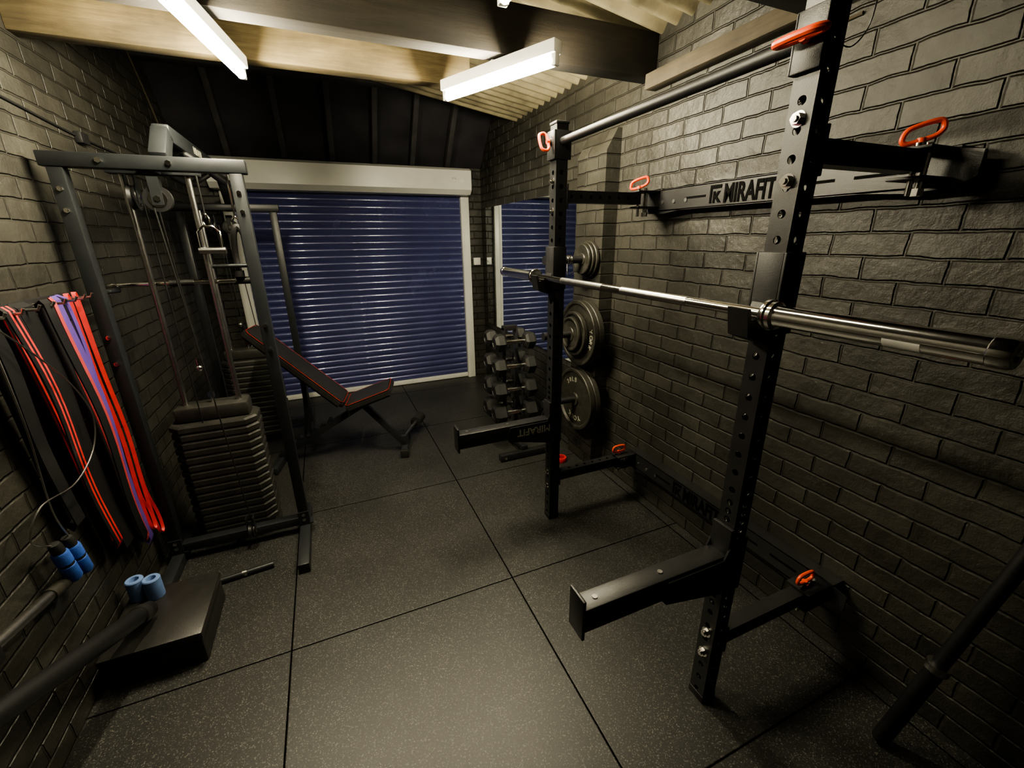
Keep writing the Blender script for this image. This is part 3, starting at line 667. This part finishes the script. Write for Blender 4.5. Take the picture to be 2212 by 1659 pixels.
bm=NB();bar(bm,(.12,0,.43),(.40,0,.07),.045,.045);mk("front_leg",bm,M_machine,be)
bm=NB();bar(bm,(.14,0,.44),(-.52,0,.06),.045,.045)
for k in range(6):
    t=.42+.085*k;p=V((.14,0,.44)).lerp(V((-.52,0,.06)),t);box(bm,p+V((0,0,.035)),(.022,.04,.045),rotY(.5))
mk("ladder_rail",bm,M_machine,be)
bm=NB();bar(bm,(-.27,0,.66),(-.30,0,.20),.03,.03);mk("back_strut",bm,M_machine,be)
bm=NB();bar(bm,(-.52,-.2,.03),(-.52,.2,.03),.05,.05);mk("rear_foot",bm,M_machine,be)
bm=NB();bar(bm,(.40,-.10,.035),(.40,.20,.035),.05,.05);mk("front_foot",bm,M_machine,be)
for y in(-.115,.215):
    bm=NB();box(bm,(.40,y,.032),(.062,.04,.064),None,.006);mk("foot_cap",bm,M_rubber,be)
bm=NB();cyl(bm,(.40,-.0,.12),(.52,.40,.12),.011);mk("roller_bar",bm,M_steel,be)
bm=NB();cyl(bm,(.484,.28,.12),(.523,.41,.12),.045);mk("foam_roller",bm,M_rubber,be)
bm=NB();box(bm,(.40,0,.09),(.04,.04,.09));mk("roller_mount",bm,M_machine,be)
for q in((.06,.05,.44,.012),(-.3,.03,.22,.01)):
    bm=NB();cyl(bm,(q[0],-q[1],q[2]),(q[0],q[1],q[2]),q[3],seg=6);mk("pivot_bolt",bm,M_chrome,be)
be.location=(.02,3.27,0);be.rotation_euler=(0,0,math.radians(-12))
# ---------------------------------------------------------------- resistance bands and hooks
hr=empty("hook_rail",(XL,2.1,1.41),"black steel wall rail with hooks holding resistance bands","hook rail")
bm=NB();b2(bm,(XL,1.72,1.385),(XL+.012,2.36,1.425),.002);mk("rail",bm,M_blackd,hr)
for y in [1.77,1.86,1.95,2.04,2.12,2.20,2.27,2.33]:
    bm=NB();sweep(bm,[(XL+.01,y,1.405),(XL+.10,y,1.405),(XL+.108,y,1.42)],.005,8);mk("hook",bm,M_steel,hr)
def flatband(y,w,zb,mats,lab,x=XL+.05,drift=.08):
    r=empty("resistance_band",(x,y,1.41),lab,"resistance band",group="resistance bands on the hook rail")
    y2=y+drift
    f=[];n=14;rnd=random.uniform(-1,1)
    for k in range(n+1):
        t=k/n;f.append((x+.016+.010*math.sin(t*6+rnd),y+(y2-y)*t+.006*math.sin(t*9+rnd*3),1.415+(zb-1.415)*t))
    bk=[(x-.016+.006*math.sin(t_*5+rnd),y+(y2-y)*t_+.012,1.415+(zb-1.415)*t_) for t_ in [1-k/n for k in range(n+1)]]
    path=f+[(x,y2+.004,zb-.022)]+bk+[(x,y,1.428)]
    off=-w/2
    for i,(ww,mt,nm) in enumerate(mats):
        wc=off+ww/2;off+=ww
        bm=NB();ribbon(bm,[(p[0],p[1]+wc,p[2]) for p in path],(0,1,0),ww,.0045,True);mk(nm,bm,mt,r)
K=M_bandblack
flatband(1.75,.060,.66,[(.060,K,"band_loop")],"wide black resistance band hanging from the rail",drift=.07)
flatband(1.855,.064,.45,[(.02,K,"band_loop"),(.010,M_bandred,"stripe"),(.012,K,"band_loop"),(.010,M_bandred,"stripe"),(.012,K,"band_loop")],"wide black resistance band with red stripes",x=XL+.065,drift=.12)
flatband(1.95,.083,.38,[(.083,K,"band_loop")],"wide black resistance band hanging from the rail",drift=.12)
flatband(2.03,.05,.36,[(.05,K,"band_loop")],"black resistance band hanging from the rail",x=XL+.085,drift=.11)
flatband(2.095,.022,.33,[(.022,M_bandpink,"band_loop")],"coral resistance band hanging from the rail",x=XL+.075,drift=.09)
flatband(2.150,.044,.28,[(.044,M_bandpurple,"band_loop")],"purple resistance band hanging from the rail",x=XL+.06,drift=.09)
flatband(2.200,.025,.31,[(.025,M_bandpurple,"band_loop")],"narrow purple resistance band hanging from the rail",drift=.07)
for y,zb,sp in((2.240,.30,.028),(2.300,.24,.033)):
    r=empty("resistance_band",(XL+.06,y,1.41),"narrow red resistance band loop hanging from the rail","resistance band",group="resistance bands on the hook rail")
    D_=.035
    raw=[(0,0,1.425),(.003,.012,1.39),(0,.02,1.1),(.005,.03,.8),(0,sp*.6,.5),(.01,sp,zb+.10),(.015,sp*.7,zb+.02),(.018,0,zb),(.015,-sp*.6,zb+.03),(.01,-sp*.6,zb+.12),(.01,-.012,.55),(.015,.0,.8),(.01,-.01,1.1),(.006,-.012,1.39)]
    pts=[(XL+.06+a,y+b_+D_*(1.42-c),c) for a,b_,c in raw]
    bm=NB();ribbon(bm,smooth(pts,6,True),(1,.6,0),.013,.0045,True);mk("band_loop",bm,M_bandred,r)
r=empty("skipping_rope",(XL+.04,1.70,1.41),"skipping rope with steel wire and blue foam handles","skipping rope")
bm=NB();sweep(bm,smooth([(XL+.09,1.70,1.41),(XL+.11,1.80,1.30),(XL+.12,1.93,1.15),(XL+.12,2.0,1.0),(XL+.11,1.95,.88),(XL+.10,1.80,.82),(XL+.08,1.64,.83),(XL+.06,1.58,.75),(XL+.06,1.65,.68)],8),.0026,8)
mk("wire",bm,M_steel,r)
bm=NB();sweep(bm,smooth([(XL+.09,1.70,1.41),(XL+.11,1.66,1.1),(XL+.08,1.68,.8),(XL+.07,1.725,.66)],8),.0026,8);mk("wire",bm,M_steel,r)
for y,zz in((1.655,.675),(1.72,.655)):
    a=V((XL+.065,y,zz));d=V((.0,.03,-.17))
    for pr in([(0,-.01),(.014,-.008),(.017,0),(.018,.02),(.018,.035),(0,.035)],[(.0,.078),(.0215,.078),(.0215,.09),(0,.09)]):
        bm=NB();lathe(bm,pr,a,d,20);mk("handle_cap",bm,M_rubber,r)
    bm=NB();lathe(bm,[(0,.03),(.02,.03),(.023,.036),(.023,.078),(.020,.082),(.020,.088),(.023,.092),(.023,.150),(.019,.158),(0,.158)],a,d,22);mk("foam_grip",bm,M_blue,r,"blue foam grip")
# ---------------------------------------------------------------- box, cups, bars (near side of left wall)
r=empty("step_box",(-.81,1.85,0),"black padded rectangular box standing beside the brick wall","box")
bm=NB();b2(bm,(-.97,1.67,0),(-.645,2.03,.115),.012);mk("base",bm,M_rubber,r)
bm=NB();b2(bm,(-.975,1.665,.112),(-.64,2.035,.152),.012);mk("lid",bm,M_leather,r)
for i,(x,y) in enumerate(((-.93,1.985),(-.865,1.965))):
    r=empty("foam_bar_grip",(x,y,.152),"light blue hollow foam bar grip standing on the box","foam grip",group="foam bar grips")
    bm=NB();lathe(bm,[(.016,0),(.031,0),(.032,.004),(.032,.092),(.029,.096),(.018,.096),(.016,.092),(.016,.0)],(x,y,.153),(0,0,1),26);mk("foam_tube",bm,M_lblue,r)
r=empty("thick_grip_bar",(-.85,1.84,.18),"thick dark bar leaning between the box and the brick wall","barbell")
A=V((-.845,1.84,.193));B=V((-.958,.80,.675));d=(B-A).normalized()
bm=NB();lathe(bm,[(0,0),(.018,0),(.030,.004),(.033,.010),(.033,.30),(.033,(B-A).length),(0,(B-A).length)],A,d,26);mk("bar",bm,M_blackd,r)
bm=NB();lathe(bm,[(.0335,.05),(.038,.052),(.038,.085),(.0335,.087),(.0335,.05)],A,d,26);mk("collar",bm,M_rubber,r)
r=empty("weight_bar",(XL+.045,1.2,.60),"worn steel weight bar held along the brick wall","barbell")
zb=lambda y:.525+.2*(1.66-y)
bm=NB();cyl(bm,(XL+.045,1.66,zb(1.66)),(XL+.045,.3,zb(.3)),.018,seg=22);mk("bar",bm,M_steel,r)
bm=NB();cyl(bm,(XL+.045,1.67,zb(1.67)),(XL+.045,1.58,zb(1.58)),.022,seg=22);mk("end_sleeve",bm,M_iron,r)
for y in(1.3,.6):
    zz=zb(y)-.019
    bm=NB();b2(bm,(XL,y-.02,zz-.06),(XL+.01,y+.02,zz+.05),.002);b2(bm,(XL,y-.015,zz-.012),(XL+.075,y+.015,zz),.002);b2(bm,(XL+.07,y-.015,zz-.012),(XL+.078,y+.015,zz+.035),.002);mk("wall_hook",bm,M_blackd,r)
r=empty("leaning_barbell",(1.50,.41,0),"dark barbell leaning upright against the painted brick wall","barbell")
A=V((1.50,.41,.01));B=V((1.698,.298,.96));d=(B-A).normalized();L_=(B-A).length
bm=NB();lathe(bm,[(0,0),(.022,0),(.0245,.004),(.0245,.34),(.0,.34)],A,d,24);mk("sleeve",bm,M_blackd,r)
bm=NB();lathe(bm,[(0,.335),(.030,.335),(.031,.338),(.031,.356),(.030,.36),(0,.36)],A,d,24);mk("collar",bm,M_steel,r,"steel collar")
bm=NB();lathe(bm,[(0,.35),(.0205,.35),(.0205,L_),(0,L_)],A,d,20);mk("shaft",bm,M_blackd,r)
# ---------------------------------------------------------------- world + camera
w=bpy.data.worlds.new("w");bpy.context.scene.world=w;w.use_nodes=True
w.node_tree.nodes["Background"].inputs[0].default_value=(.9,.85,.75,1);w.node_tree.nodes["Background"].inputs[1].default_value=.01
try: bpy.context.scene.view_settings.look='AgX - Medium High Contrast'
except Exception: pass
yaw,pit,roll=map(math.radians,(23.02,18.85,-.69))
F=V((math.sin(yaw)*math.cos(pit),math.cos(yaw)*math.cos(pit),-math.sin(pit)));R0=V((math.cos(yaw),-math.sin(yaw),0));U0=R0.cross(F)
R=R0*math.cos(roll)+U0*math.sin(roll);Uv=-R0*math.sin(roll)+U0*math.cos(roll)
cam=bpy.data.cameras.new("camera");cam.sensor_width=36;cam.lens=36*920/2212;cam.clip_start=.02
co=bpy.data.objects.new("camera",cam);C.objects.link(co)
co.matrix_world=Matrix.Translation((0,0,1.613))@Matrix((R,Uv,-F)).transposed().to_4x4()
bpy.context.scene.camera=co
